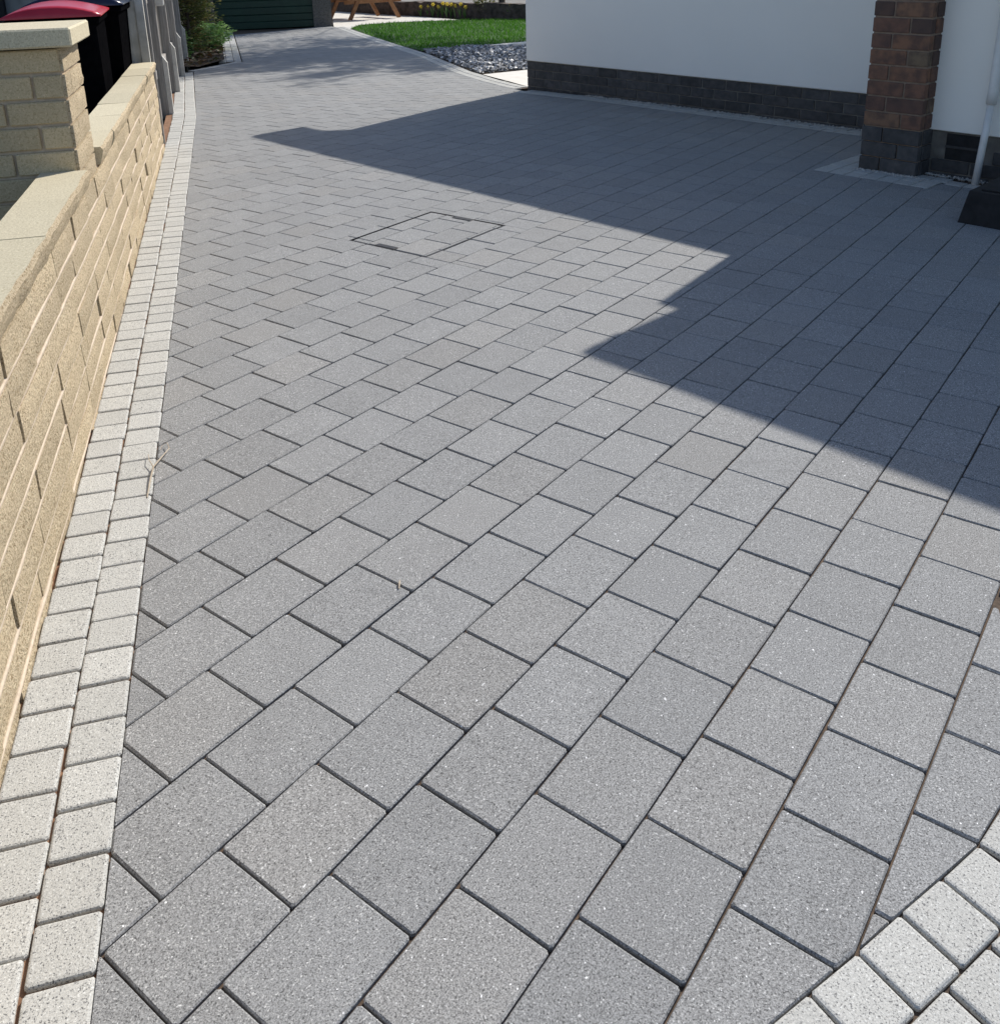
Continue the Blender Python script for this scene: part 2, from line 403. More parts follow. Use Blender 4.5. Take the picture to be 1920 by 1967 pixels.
def house_clip(poly):
    out = []
    if min((p - HA0).dot(HO) for p in poly) > 1.36: return [poly]
    if max((p - HA0).dot(HA) for p in poly) < 0.0: return [poly]
    if min((p - HA0).dot(HO) for p in poly) > 0.206 and max((p - HA0).dot(HA) for p in poly) < 3.829: return [poly]
    def part(a0, a1, omin):
        q = poly
        if a0 is not None: q = clip(q, hp(a0, 0).xy, HA)
        if a1 is not None and len(q) > 2: q = clip(q, hp(a1, 0).xy, -HA)
        if len(q) > 2 and omin is not None: q = clip(q, hp(0, omin).xy, HO)
        if len(q) > 2: out.append(q)
    part(None, 0.0, None); part(0.0, 3.83, 0.205); part(3.83, 4.54, 1.355); part(4.54, None, 1.195)
    return out

def manhole_split(poly):
    u0, u1, v0, v1 = MH; P = lambda u, v: uv2(u, v); outs = []
    rest = poly
    for p0, nrm in ((P(u0, v0), -UD), (P(u1, v1), UD), (P(u0, v0), -VD), (P(u1, v1), VD)):
        q = clip(rest, p0, nrm)
        if len(q) > 2: outs.append(q)
        rest = clip(rest, p0, -nrm)
        if len(rest) < 3: return outs
    return outs

JOINT = 0.0017
pieces = []          # (area in the photograph, polygon, is_full, centre)
for c in range(-75, 13):
    off = OFF.get(c, (c * 0.0937 + 0.05 * math.sin(c * 12.9)) % GL)
    for n in range(-22, 92):
        u0, v0 = off + n * GL, c * GW
        cen = uv2(u0 + GL / 2, v0 + GW / 2)
        if cen.y < 0.3 or cen.y > 21: continue
        pr = proj((cen.x, cen.y, gz(cen.y)))
        if pr is None or not (-350 < pr[0] < 2350 and pr[1] < 2500): continue
        full = [uv2(u0 + JOINT, v0 + JOINT), uv2(u0 + JOINT, v0 + GW - JOINT), uv2(u0 + GL - JOINT, v0 + GW - JOINT), uv2(u0 + GL - JOINT, v0 + JOINT)]
        if poly_area(full) < 0: full.reverse()
        A0 = poly_area(full)
        ps = [full]
        if (cen - GO).dot(UD) > 1.2 and (cen - GO).dot(UD) < 2.6 and -10 * GW < (cen - GO).dot(VD) < -4.5 * GW:
            ps = manhole_split(full)
        res = []
        for p in ps: res += house_clip(p)
        for p in res:
            p = side_clip(p, left_line, False)
            if len(p) > 2 and (cen - HA0).dot(HA) < 0.7: p = side_clip(p, far_in, True)
            if len(p) > 2 and cen.y < 4: p = side_clip(p, br_line, True, 0.3)
            if len(p) > 2: p = clip(p, GARAGE_A + gn * 0.02, gn)
            if len(p) < 3: continue
            A = poly_area(p)
            if A < 0.0006: continue
            cc = sum(p, Vector((0, 0))) / len(p)
            pj = [proj((q.x, q.y, gz(q.y))) for q in p]
            if any(k is None for k in pj): pa = 0
            else:
                inside = any(-5 < k[0] < IW + 5 and 0 < k[1] < IH + 5 for k in pj)
                pa = abs(poly_area([Vector((k[0], k[1])) for k in pj])) if inside else 0
            pieces.append((pa, p, abs(A - A0) < 1e-6, cc))
pieces.sort(key=lambda t: -t[0])

drive_pts = [kin_pt(-6), left_line[1], left_line[2], left_line[3], left_line[4], left_line[5], GARAGE_A, GARAGE_B] + list(reversed(far_in))
drive_pts += [hp(0, 0.1).xy, hp(3.9, 0.1).xy, hp(3.9, 1.25).xy, hp(8, 1.1).xy, Vector((5.5, 1.0)), Vector((0.5, -1.5))]
drive = sheet('driveway', drive_pts, 'sand', dz=-0.009)
drive['label'] = 'grey block paved driveway in offset courses running past the white house'

# shared meshes for whole blocks (corner at the block's centre, x along the course)
whole = []
for k in range(10):
    r = random.Random(100 + k)
    hw, hl = GW / 2 - JOINT, GL / 2 - JOINT
    jit = lambda: r.uniform(-0.0012, 0.0006)
    poly = [Vector((-hl - jit(), -hw - jit())), Vector((hl + jit(), -hw - jit())), Vector((hl + jit(), hw + jit())), Vector((-hl - jit(), hw + jit()))]
    vs, fs = slab_geo(poly, 0.0022, 0.03, 0.0, 0.0045, r, 0.0011)
    me = bpy.data.meshes.new('paver'); me.from_pydata(vs, [], fs); me.update(); me.materials.append(M['paver']); whole.append(me)
UANG = math.atan2(UD.y, UD.x)
NIND = 300
rv_ = random.Random(3)
for pa, p, isfull, cc in pieces[:NIND]:
    z = gz(cc.y) + rv_.uniform(-0.0009, 0.0009)
    if isfull:
        o = link('paver', rv_.choice(whole), drive, (cc.x, cc.y, z))
        o.rotation_euler = (rv_.gauss(0, 0.0022), rv_.gauss(0, 0.0022), UANG + (math.pi if rv_.random() < 0.5 else 0) + rv_.gauss(0, 0.0025))
    else:
        vs, fs = slab_geo([q - cc for q in p], 0.003, 0.03, 0.0, 0.003, rv_)
        o = obj_from('paver', vs, fs, 'paver', drive, (cc.x, cc.y, z))
fv, ff = [], []
for pa, p, isfull, cc in pieces[NIND:]:
    dz = rv_.uniform(-0.0009, 0.0009)
    vs, fs = slab_geo(p, 0.0024, 0.02, 0.0, 0.0045 if isfull else 0.003, rv_)
    b = len(fv); fv += [(x, y, gz(y) + zz + dz) for x, y, zz in vs]; ff += [tuple(i + b for i in f_) for f_ in fs]
fld = obj_from('paver_field', fv, ff, 'paver', drive); fld['kind'] = 'stuff'

# ---- edging setts
def soft_slab(poly, rng, r1=0.0062, depth=0.03):
    pts = cut_corners(poly, 0.004); n = len(pts); c = sum(pts, Vector((0, 0))) / n; vs = []
    for ins, zz in ((r1, 0.0), (r1 * 0.42, -0.0010), (0.0005, -0.0036), (0.0, -depth)):
        for p in pts:
            q = p + (c - p).normalized() * ins * 1.2
            if zz > -0.003: q += Vector((rng.uniform(-1, 1), rng.uniform(-1, 1))) * 0.0007
            vs.append((q.x, q.y, zz))
    fs = [tuple(range(n))]
    for r in range(3):
        for i in range(n):
            j = (i + 1) % n; fs.append((r * n + i, (r + 1) * n + i, (r + 1) * n + j, r * n + j))
    return vs, fs
sett_me = []
for k in range(6):
    r = random.Random(300 + k); h = 0.0484
    poly = [Vector((sx * (h + r.uniform(-0.0012, 0.001)), sy * (h + r.uniform(-0.0012, 0.001)))) for sx, sy in ((-1, -1), (1, -1), (1, 1), (-1, 1))]
    vs, fs = soft_slab(poly, r)
    me = bpy.data.meshes.new('sett'); me.from_pydata(vs, [], fs); me.update(); me.materials.append(M['sett']); sett_me.append(me)

def sett_at(parent, p, ang, rr, z=None):
    o = link('sett', rr.choice(sett_me), parent, (p.x, p.y, (gz(p.y) if z is None else z) + 0.0015 + rr.uniform(-0.001, 0.001)))
    o.rotation_euler = (rr.gauss(0, 0.004), rr.gauss(0, 0.004), ang + rr.choice((0, math.pi / 2, math.pi, -math.pi / 2)) + rr.gauss(0, 0.006)); return o

rs = random.Random(11)
def strip_sheet(name, inner, outer, material, dz=-0.008):
    return sheet(name, list(inner) + list(reversed(outer)), material, dz)
edge = strip_sheet('wall_edging', [kin_pt(-6), kin_pt(5.2), kin_pt(9.0)], [WC + WD * -6 + WN * -0.05, WC + WD * 5.2 + WN * -0.05, WC + WD * 9.0 + WN * -0.1], 'redsand')
edge['label'] = 'double row of pale square setts beside the buff wall'
WANG = math.atan2(WD.y, WD.x)
sv, sf = [], []
def sett_geo(p, ang, rr):
    ca, sa = math.cos(ang), math.sin(ang); h = 0.0475
    poly = [p + Vector((ca * x - sa * y, sa * x + ca * y)) for x, y in ((-h, -h), (h, -h), (h, h), (-h, h))]
    vs, fs = slab_geo(poly, 0.005, 0.02, 0.0, 0.005, rr); b = len(sv)
    sv.extend((x, y, gz(y) + zz + 0.001) for x, y, zz in vs); sf.extend(tuple(i + b for i in f_) for f_ in fs)
for row in (0, 1):
    d = -2.95 + row * 0.047
    while d < 9.0:
        k = kin_pt(d); shift = KIN_N - 0.0495 - 0.0995 * (1 - row)
        p = k - WN * (0.0495 + 0.0995 * (1 - row)) + WN * rs.gauss(0, 0.0012)
        if d < 5.6: sett_at(edge, p, WANG, rs)
        else: sett_geo(p, WANG, rs)
        d += 0.1003 + rs.gauss(0, 0.0012)
so = obj_from('sett_row', sv, sf, 'sett', edge); so['kind'] = 'stuff'

def run_setts(name, line, side, rows, label, first=0.05, individual=True, step=0.1005, start=0.0, width=None):
    """rows of setts along a polyline, laid on one side of it"""
    global sv, sf
    off = [(line[i] + Vector((-(line[min(i + 1, len(line) - 1)] - line[max(i - 1, 0)]).y, (line[min(i + 1, len(line) - 1)] - line[max(i - 1, 0)]).x)).normalized() * side * (rows * 0.1 + 0.004)) for i in range(len(line))]
    st = strip_sheet(name, line, off, 'sand'); st['label'] = label
    sv, sf = [], []
    for r_ in range(rows):
        i, s, carry = 0, start + (0.0 if name == 'border_edging' else 0.05) + (0.0 if name == 'pier_edging' else (r_ % 2) * 0.05), 0.0
        total = [0.0]
        for a, b in zip(line, line[1:]): total.append(total[-1] + (b - a).length)
        while s < total[-1] - 0.03:
            while i < len(line) - 2 and s > total[i + 1]: i += 1
            a, b = line[i], line[i + 1]; e = (b - a).normalized(); nrm = Vector((-e.y, e.x)) * side
            t = (s - total[i]) / (total[i + 1] - total[i])
            # turn gently through the bends
            e2 = (line[min(i + 2, len(line) - 1)] - line[max(i - 1, 0)]).normalized()
            p = a + (b - a) * t + nrm * (0.0505 + 0.1 * r_)
            ang = math.atan2(e.y, e.x)
            if individual: sett_at(st, p, ang, rs)
            else: sett_geo(p, ang, rs)
            s += step * (1 + (0.02 * r_ if name == 'border_edging' else 0))
    if not individual and sv:
        so_ = obj_from('sett_row', sv, sf, 'sett', st); so_['kind'] = 'stuff'
    return st

run_setts('border_edging', br_line[1:11], -1, 3, 'curved border of pale setts crossing the drive corner', start=0.005)
run_setts('lawn_edging', far_in, -1, 2, 'pale sett edging curving along the lawn and slate bed', individual=False)
bedk = [at(*p).xy for p in ((372, 136), (385, 134), (466, 118))]
run_setts('bed_front_edging', bedk, 1, 1, 'short pale sett edging across the front of the planted bed', individual=False)
run_setts('bed_side_edging', [at(*p).xy for p in ((464, 117), (447, 61))], 1, 3, 'three rows of pale setts between planted bed and drive', individual=False)
hk = run_setts('house_edging', [hp(0.02, 0.205).xy, hp(3.83, 0.205).xy], 1, 2, 'pale setts along the foot of the white house wall')
pk = run_setts('pier_edging', [hp(3.83, 1.355).xy, hp(4.555, 1.355).xy], 1, 2, 'pale setts round the foot of the brick pier')
for k in range(6):
    for a_ in (3.88, 3.98):
        p = hp(a_, 1.105 - k * 0.1005).xy
        if 1.105 - k * 0.1005 > 0.45: sett_at(pk, p, math.atan2(HA.y, HA.x), rs)
for k in range(11):
    p = hp(4.606 + (k - 2) * 0.1005, 1.145 if k > 1 else 1.104).xy; sett_at(pk, p, math.atan2(HA.y, HA.x), rs)
pbase = sheet('pier_bed', [hp(3.83, 0.2).xy, hp(3.83, 1.355).xy, hp(4.556, 1.355).xy, hp(4.556, 1.2).xy, hp(7.5, 1.2).xy, hp(7.5, 0.9).xy, hp(4.0, 0.9).xy, hp(4.0, 0.2).xy], 'sand', dz=-0.012)

# ---- patio, lawn, slate bed, planted bed
patio = sheet('patio', [far_out[-1], at(641, 51).xy, at(636, 21).xy, at(700, 24).xy, at(790, 30).xy, at(880, 37).xy, at(760, 42).xy, at(690, 47).xy], 'slab', dz=-0.002)
lawn_pts = [at(*p).xy for p in ((674, 53), (690, 47.5), (760, 42), (880, 37.5), (1010, 36.5))] + [Vector((6, 20.6)), Vector((6, 15.6))] + [at(*p).xy for p in ((1012, 79), (905, 88), (830, 96)) ] + [far_out[5], far_out[6], far_out[7]]
sheet('lawn', lawn_pts, 'turf', dz=-0.01)
slate_pts = [far_out[5]] + [at(*p).xy for p in ((830, 96), (905, 89), (1012, 91))] + [Vector((1.2, 14.0)), Vector((1.0, 11.3))] + [at(*p).xy for p in ((1012, 132), (925, 140.5))] + [far_out[3], far_out[4]]
sheet('slate_bed', slate_pts, 'soil', dz=-0.012)
sheet('garden_path', [at(*p).xy for p in ((905, 88.5), (1012, 79), (1012, 91))] + [Vector((3, 14.2)), Vector((3, 15.6))], 'slab', dz=0.0)
sheet('side_path', [at(*p).xy for p in ((927, 142), (1012, 133))] + [Vector((1.5, 11.3)), Vector((1.5, 9.9)), hp(0.0, -0.05).xy, far_out[0], far_out[1]], 'slab', dz=-0.003)
bed_pts = [at(344, 131).xy, bedk[1] + Vector((-.05, .11)), at(432, 118).xy, at(420, 62).xy, at(395, 60).xy, Vector((-6.6, 19.3)), Vector((-5.0, 12.6))]
sheet('planted_bed', bed_pts, 'soil', dz=0.03)
sheet('neighbour_yard', [wp(-6, -0.12).xy, wp(12, -0.12).xy, Vector((-14, 14)), Vector((-10, -4))], 'soil', dz=-0.03)

def inside(poly, p):
    r = False; j = len(poly) - 1
    for i in range(len(poly)):
        a, b = poly[i], poly[j]
        if (a.y > p.y) != (b.y > p.y) and p.x < (b.x - a.x) * (p.y - a.y) / (b.y - a.y) + a.x: r = not r
        j = i
    return r
def scatter(poly, n, rr):
    xs = [p.x for p in poly]; ys = [p.y for p in poly]; out = []
    while len(out) < n:
        p = Vector((rr.uniform(min(xs), max(xs)), rr.uniform(min(ys), max(ys))))
        if inside(poly, p): out.append(p)
    return out

# grass blades
gv, gf = [], []
rg = random.Random(5)
for p in scatter(lawn_pts, 26000, rg):
    h = rg.uniform(0.03, 0.06); a = rg.uniform(0, math.tau); w = rg.uniform(0.004, 0.009); lx, ly = rg.gauss(0, 0.02), rg.gauss(0, 0.02); z = gz(p.y) - 0.01
    b = len(gv); gv += [(p.x - math.cos(a) * w, p.y - math.sin(a) * w, z), (p.x + math.cos(a) * w, p.y + math.sin(a) * w, z), (p.x + lx, p.y + ly, z + h)]; gf.append((b, b + 1, b + 2))
tag(obj_from('grass', gv, gf, 'grass'), 'short green grass of the lawn beyond the drive', 'grass', kind='stuff')
# slate chippings
cv, cf = [], []
for p in scatter(slate_pts, 2600, rg):
    s = rg.uniform(0.015, 0.042); R = Matrix.Rotation(rg.uniform(0, math.tau), 3, 'Z') @ Matrix.Rotation(rg.gauss(0, 0.5), 3, 'X') @ Matrix.Rotation(rg.gauss(0, 0.5), 3, 'Y')
    t = s * 0.22; c = Vector((p.x, p.y, gz(p.y) + rg.uniform(0, 0.03)))
    out = [Vector((math.cos(k * math.tau / 5 + rg.uniform(-.4, .4)) * s, math.sin(k * math.tau / 5 + rg.uniform(-.4, .4)) * s * rg.uniform(.55, .9), 0)) for k in range(5)]
    b = len(cv); cv += [c + R @ (q + Vector((0, 0, t))) for q in out] + [c + R @ (q - Vector((0, 0, t))) for q in out]
    cf.append(tuple(range(b, b + 5))); cf += [(b + k, b + 5 + k, b + 5 + (k + 1) % 5, b + (k + 1) % 5) for k in range(5)]
tag(obj_from('slate_chippings', cv, cf, 'slate'), 'loose blue grey slate chippings in the bed beside the house corner', 'slate chippings', kind='stuff')
# pale grit swept along the foot of house and pier
cv, cf = [], []
spots = [hp(rg.uniform(0.8, 3.95), abs(rg.gauss(0.012, 0.018)), 0) for _ in range(500)] + [hp(rg.uniform(4.0, 4.40), 1.147 + abs(rg.gauss(0.01, 0.015)), 0) for _ in range(160)] + [hp(rg.uniform(4.38, 4.9), 1.0 + abs(rg.gauss(0.01, 0.02)), 0) for _ in range(160)]
for c in spots:
    s = rg.uniform(0.004, 0.010); b = len(cv)
    cv += [c + Vector((rg.uniform(-1, 1) * s * .4 + dx * s, dy * s, dz * s)) for dx, dy, dz in ((1, 0, .3), (-1, .2, .3), (0, 1, .3), (.1, -1, .3), (0, 0, 1.2), (0, 0, -1))]
    cf += [(b, b + 2, b + 4), (b + 2, b + 1, b + 4), (b + 1, b + 3, b + 4), (b + 3, b, b + 4), (b + 2, b, b + 5), (b + 1, b + 2, b + 5), (b + 3, b + 1, b + 5), (b, b + 3, b + 5)]
tag(obj_from('grit', cv, cf, 'grit'), 'pale grit lying along the foot of house plinth and pier', 'grit', kind='stuff')

# ================================================================== chamber cover in the paving
u0, u1, v0, v1 = MH
mc = uv2((u0 + u1) / 2, (v0 + v1) / 2)
mh = empty('inspection_cover', (mc.x, mc.y, 0), UANG)
tag(mh, 'rectangular recessed chamber cover inlaid with grey blocks in the sunlit drive', 'manhole cover')
lu, lv = (u1 - u0), (v1 - v0)
def mloc(p): q = p - mc; return Vector((q.dot(UD), -q.dot(VD)))
MB().box((0, 0, -0.022), (lu - 0.004, lv - 0.004, 0.006)).build('tray', 'iron', mh)
fr = MB()
for sx, sy, wx, wy in ((0, 1, lu, 0.005), (0, -1, lu, 0.005), (1, 0, 0.005, lv - 0.0102), (-1, 0, 0.005, lv - 0.0102)):
    fr.box((sx * (lu - 0.005) / 2, sy * (lv - 0.005) / 2, -0.0085), (wx, wy, 0.019))
fr.build('frame', 'iron', mh)
ri = random.Random(21)
for c in range(-10, -4):
    for n in range(5, 13):
        a0, b0 = OFF[c] + n * GL, c * GW
        q = [uv2(a0 + JOINT, b0 + JOINT), uv2(a0 + JOINT, b0 + GW - JOINT), uv2(a0 + GL - JOINT, b0 + GW - JOINT), uv2(a0 + GL - JOINT, b0 + JOINT)]
        ins = 0.013
        for p0, nr in ((uv2(u0 + ins, 0), UD), (uv2(u1 - ins, 0), -UD), (uv2(0, v0 + ins), VD), (uv2(0, v1 - ins), -VD)):
            q = clip(q, p0, nr) if len(q) > 2 else []
        if len(q) < 3: continue
        loc = [mloc(p) for p in q]
        if poly_area(loc) < 0: loc.reverse()
        if poly_area(loc) < 0.0005: continue
        cc = sum(loc, Vector((0, 0))) / len(loc)
        vs, fs = slab_geo([p - cc for p in loc], 0.003, 0.018, 0.0, 0.003, ri)
        obj_from('inset_paver', vs, fs, 'paver', mh, (cc.x, cc.y, ri.uniform(-0.001, 0.0005)))
for s, t in ((-1, 0.02), (1, 0.01)):
    MB().box((s * (lu / 2 - 0.022), t, -0.004), (0.034, 0.125, 0.014), bev=0.002).build('lifting_slot', 'iron', mh)

# ================================================================== buff split-face garden wall
rw = random.Random(31)
def split_block(length, height, seed, rough=0.0115, depth=0.04, nx=8, nz=4):
    vs, fs = [], []
    for j in range(nz):
        for i in range(nx):
            x, z = (i / (nx - 1) - .5) * length, (j / (nz - 1) - .5) * height
            edge_ = i in (0, nx - 1) or j in (0, nz - 1)
            nn = noise.noise(Vector((x * 14 + seed * 9.1, z * 22, seed * 3.7))) * 0.55 + noise.noise(Vector((x * 55, z * 60, seed * 5.3))) * 0.55
            y = 0.0035 + (0.12 * rough * nn if edge_ else rough * (0.30 + 1.2 * nn))
            if edge_: x += noise.noise(Vector((z * 60, seed, 1))) * 0.0015; z += noise.noise(Vector((x * 30, seed, 2))) * 0.0022
            vs.append((x, y, z))
    for j in range(nz - 1):
        for i in range(nx - 1):
            a = j * nx + i; fs.append((a, a + nx, a + nx + 1, a + 1))
    ring = [i for i in range(nx)] + [j * nx + nx - 1 for j in range(1, nz)] + [(nz - 1) * nx + i for i in range(nx - 2, -1, -1)] + [j * nx for j in range(nz - 2, 0, -1)]
    b = len(vs); m = len(ring); vs += [vs[k] for k in ring] + [(vs[k][0], -depth, vs[k][2]) for k in ring]
    for k in range(m): fs.append((b + k, b + (k + 1) % m, b + m + (k + 1) % m, b + m + k))
    me = bpy.data.meshes.new('block'); me.from_pydata(vs, [], fs); me.update(); me.materials.append(M['block'])
    me.polygons.foreach_set('use_smooth', [k < (nx - 1) * (nz - 1) for k in range(len(me.polygons))]); return me
CH = 0.0852; BH = CH - 0.0105
lens = (0.297, 0.395, 0.45)
blk = {l: [split_block(l - 0.0055, BH, s + l * 10) for s in range(5)] for l in lens}
wall = empty('garden_wall', wp(0, 0, 0), WANG + math.pi); wall.rotation_mode = 'ZXY'
wall.matrix_world = Matrix.Translation(wp(0, 0, 0)) @ Matrix.Rotation(WANG + math.pi, 4, 'Z') @ Matrix.Rotation(-0.0125, 4, 'Y')
tag(wall, 'low wall of buff rough faced blocks with flat coping along the drive', 'wall')
D0, D1 = -3.0, 3.86
MB().box((-(D0 + D1) / 2, -0.0835, 0.23), (D1 - D0, 0.152, 0.73)).build('mortar_core', 'mortar', wall)
for r_ in range(1, 8):
    bj = MB(); nb = 140; zb = 0.595 - CH * r_
    for k in range(nb):
        x = -(D0 + (D1 - D0 - 0.004) * k / (nb - 1)); yy = 0.0068 + noise.noise(Vector((x * 6, r_, 0))) * 0.003; dz = noise.noise(Vector((x * 9, r_, 5))) * 0.002; hh = 0.0050 + noise.noise(Vector((x * 14, r_, 9))) * 0.0012
        bj.v += [(x, -0.012, zb + dz + hh), (x, yy - 0.003, zb + dz + hh), (x, yy, zb + dz + hh * .3), (x, yy - 0.001, zb + dz - hh), (x, -0.012, zb + dz - hh)]
        if k: bj.f += [((k - 1) * 5 + t, (k - 1) * 5 + t + 1, k * 5 + t + 1, k * 5 + t) for t in range(4)]
    bj.build('bed_joint', 'mortar', wall)
for r_ in range(8):
    zc = 0.595 - CH * r_ - CH / 2
    d = D0 + rw.uniform(0, 0.2)
    while d < D1 - 0.05:
        l = rw.choice(lens); l = l if d + l <= D1 + 0.001 else None
        if l is None:
            rem = D1 - d
            if rem < 0.06: break
            me = split_block(rem - 0.0055, BH, rw.random() * 50); l = rem
        else: me = rw.choice(blk[l])
        o = link('block', me, wall, (-(d + l / 2), 0.0, zc)); o.scale = (rw.choice((-1, 1)) if False else 1, 1, 1)
        o.rotation_euler = (rw.gauss(0.02, 0.03), rw.gauss(0, 0.004), rw.gauss(0, 0.010)); o.location.y += rw.uniform(-0.002, 0.005)
        d += l
# coping slabs: sawn top, split front edge
def coping_mesh(length, seed, wdt=0.152, th=0.068):
    nx = 8; vs = []
    for i in range(nx):
        x = (i / (nx - 1) - .5) * length
        yf = 0.020 + noise.noise(Vector((x * 25, seed, .3))) * 0.006
        vs += [(x, -wdt + 0.02, 0), (x, yf - 0.004, 0), (x, yf + 0.004 + noise.noise(Vector((x * 50, seed, 4))) * 0.005, -0.012), (x, yf + noise.noise(Vector((x * 40, seed, 2.1))) * 0.008, -th * 0.55), (x, yf - 0.012 + noise.noise(Vector((x * 40, seed, 7))) * 0.006, -th), (x, -wdt + 0.02, -th)]
    fs = []
    for i in range(nx - 1):
        for k in range(6):
            k2 = (k + 1) % 6; a = i * 6; fs.append((a + k, a + 6 + k, a + 6 + k2, a + k2))
    fs.append(tuple(range(6))); fs.append(tuple(reversed(range((nx - 1) * 6, nx * 6))))
    me = bpy.data.meshes.new('coping_slab'); me.from_pydata(vs, [], fs); me.update(); me.materials.append(M['coping']); me.materials.append(M['block'])
    for p in me.polygons:
        if p.normal.y > 0.5: p.material_index = 1
    return me
cops = [coping_mesh(0.447, k) for k in range(4)]
for a_, b_ in ((0.042, D0), (0.475, D1)):
    step = 0.45; n = int(round(abs(b_ - a_) / step)); sg = 1 if b_ > a_ else -1; st = abs(b_ - a_) / n
    for k in range(n):
        o = link('coping_slab', cops[rw.randrange(4)], wall, (-(a_ + sg * st * (k + .5)), 0, 0.665 + rw.uniform(-0.0015, 0.0015)))
        o.scale = (st / 0.45, 1, 1); o.rotation_euler = (rw.gauss(0, 0.004), 0, rw.gauss(0, 0.002))

# ---- square pillar breaking the wall
pil = empty('wall_pillar'); PD0, PD1, PW = 0.05, 0.455, 0.41
pil.matrix_world = Matrix.Translation(wp(0, 0, 0)) @ Matrix.Rotation(WANG + math.pi, 4, 'Z') @ Matrix.Rotation(-0.0125, 4, 'Y')
tag(pil, 'square buff block pillar with overhanging flat cap in the low wall', 'pillar')
PX = -(PD0 + PD1) / 2; PTOP = 1.078
MB().box((PX, -PW / 2 - 0.006, PTOP / 2 - 0.06), (PD1 - PD0 - 0.022, PW - 0.02, PTOP + 0.10)).build('mortar_core', 'mortar', pil)
for r_ in range(13):
    zc = PTOP - CH * r_ - CH / 2
    # drive-side face, rough
    cuts = [PD0, PD0 + (0.13 if r_ % 2 else 0.405), PD1] if r_ % 2 else [PD0, PD1]
    for a_, b_ in zip(cuts, cuts[1:]):
        if b_ - a_ < 0.03: continue
        me = split_block(b_ - a_ - 0.006, BH, r_ * 3.3 + a_ * 7, rough=0.013)
        o = link('block', me, pil, (-(a_ + b_) / 2, -0.010, zc))
    # face towards the road, dressed flat
    cuts = [-PW, -PW + 0.205, -0.012] if r_ % 2 == 0 else [-PW, -0.30, -0.11, -0.012]
    for a_, b_ in zip(cuts, cuts[1:]):
        MB().box((-PD0 + 0.001 - 0.02, (a_ + b_) / 2, zc), (0.046, b_ - a_ - 0.009, BH), bev=0.004).build('block', 'dressed', pil).rotation_euler = (0, 0, 0)
cap = MB().box((PX, -PW / 2 + 0.006, PTOP + 0.032), (PD1 - PD0 + 0.075, PW + 0.062, 0.062), bev=0.006).build('cap', 'coping', pil)

# ================================================================== boundary fence beyond the wall
fence = empty('boundary_fence'); fence.matrix_world = Matrix.Translation(wp(0, 0, 0)) @ Matrix.Rotation(WANG + math.pi, 4, 'Z')
tag(fence, 'grey weathered board fence with timber posts and concrete spurs beyond the wall', 'fence')
def fz(d): return gz((WC + WD * d).y)
# big slotted concrete post against the end of the wall
m = MB(); d = 3.97
for y0, y1, dep in ((-0.165, -0.115, 0.11), (-0.115, -0.065, 0.085), (-0.065, -0.012, 0.11)):
    m.box((-d - dep * 0 , (y0 + y1) / 2, 0.88), (dep, y1 - y0 - 0.0005, 1.9))
m.build('concrete_post', 'pale_concrete', fence)
posts = [5.50, 7.08, 8.62, 10.2]
for i, d in enumerate(posts):
    z = fz(d)
    MB().box((-d, -0.067, z + 0.85), (0.085, 0.078, 1.8), bev=0.006).build('post', 'grey_wood', fence)
    MB().hexa([(-d - .035, -0.026, z - 0.1), (-d + .035, -0.026, z - 0.1), (-d + .035, 0.012, z - 0.1), (-d - .035, 0.012, z - 0.1),
               (-d - .035, -0.026, z + 0.50), (-d + .035, -0.026, z + 0.50), (-d + .035, 0.012, z + 0.44), (-d - .035, 0.012, z + 0.44)]).build('concrete_spur', 'pale_concrete', fence)
    MB().box((-d, 0.008, z + 0.98), (0.085, 0.075, 0.13), bev=0.008).build('cleat', 'pale_concrete', fence)
MB().tube([(-3.93, 0.004, 1.7), (-3.93, 0.004, 0.02)], 0.012, 6).build('upright_strip', 'grey_wood', fence)
spans = list(zip([4.03] + posts, posts + [11.8]))
for i, (a_, b_) in enumerate(spans):
    z = fz((a_ + b_) / 2)
    for h in (0.35, 0.98, 1.52):
        MB().box((-(a_ + b_) / 2, -0.105, z + h), (b_ - a_ - 0.06, 0.05, 0.075), bev=0.004).build('rail', 'grey_wood', fence)
    MB().box((-(a_ + b_) / 2, -0.10, z + 0.06), (b_ - a_ - 0.11, 0.035, 0.17)).build('gravel_board', 'grey_wood', fence)
    n = int((b_ - a_) / 0.118); 
    for k in range(n):
        x = a_ + (k + .5) * (b_ - a_) / n
        o = MB().box((0, 0, 0), (0.125, 0.014, 1.55)).build('board', 'grey_wood', fence, (-x, -0.142 + (k % 2) * 0.005, z + 0.93)); o.rotation_euler = (0, 0, rw.gauss(0.06, 0.01))

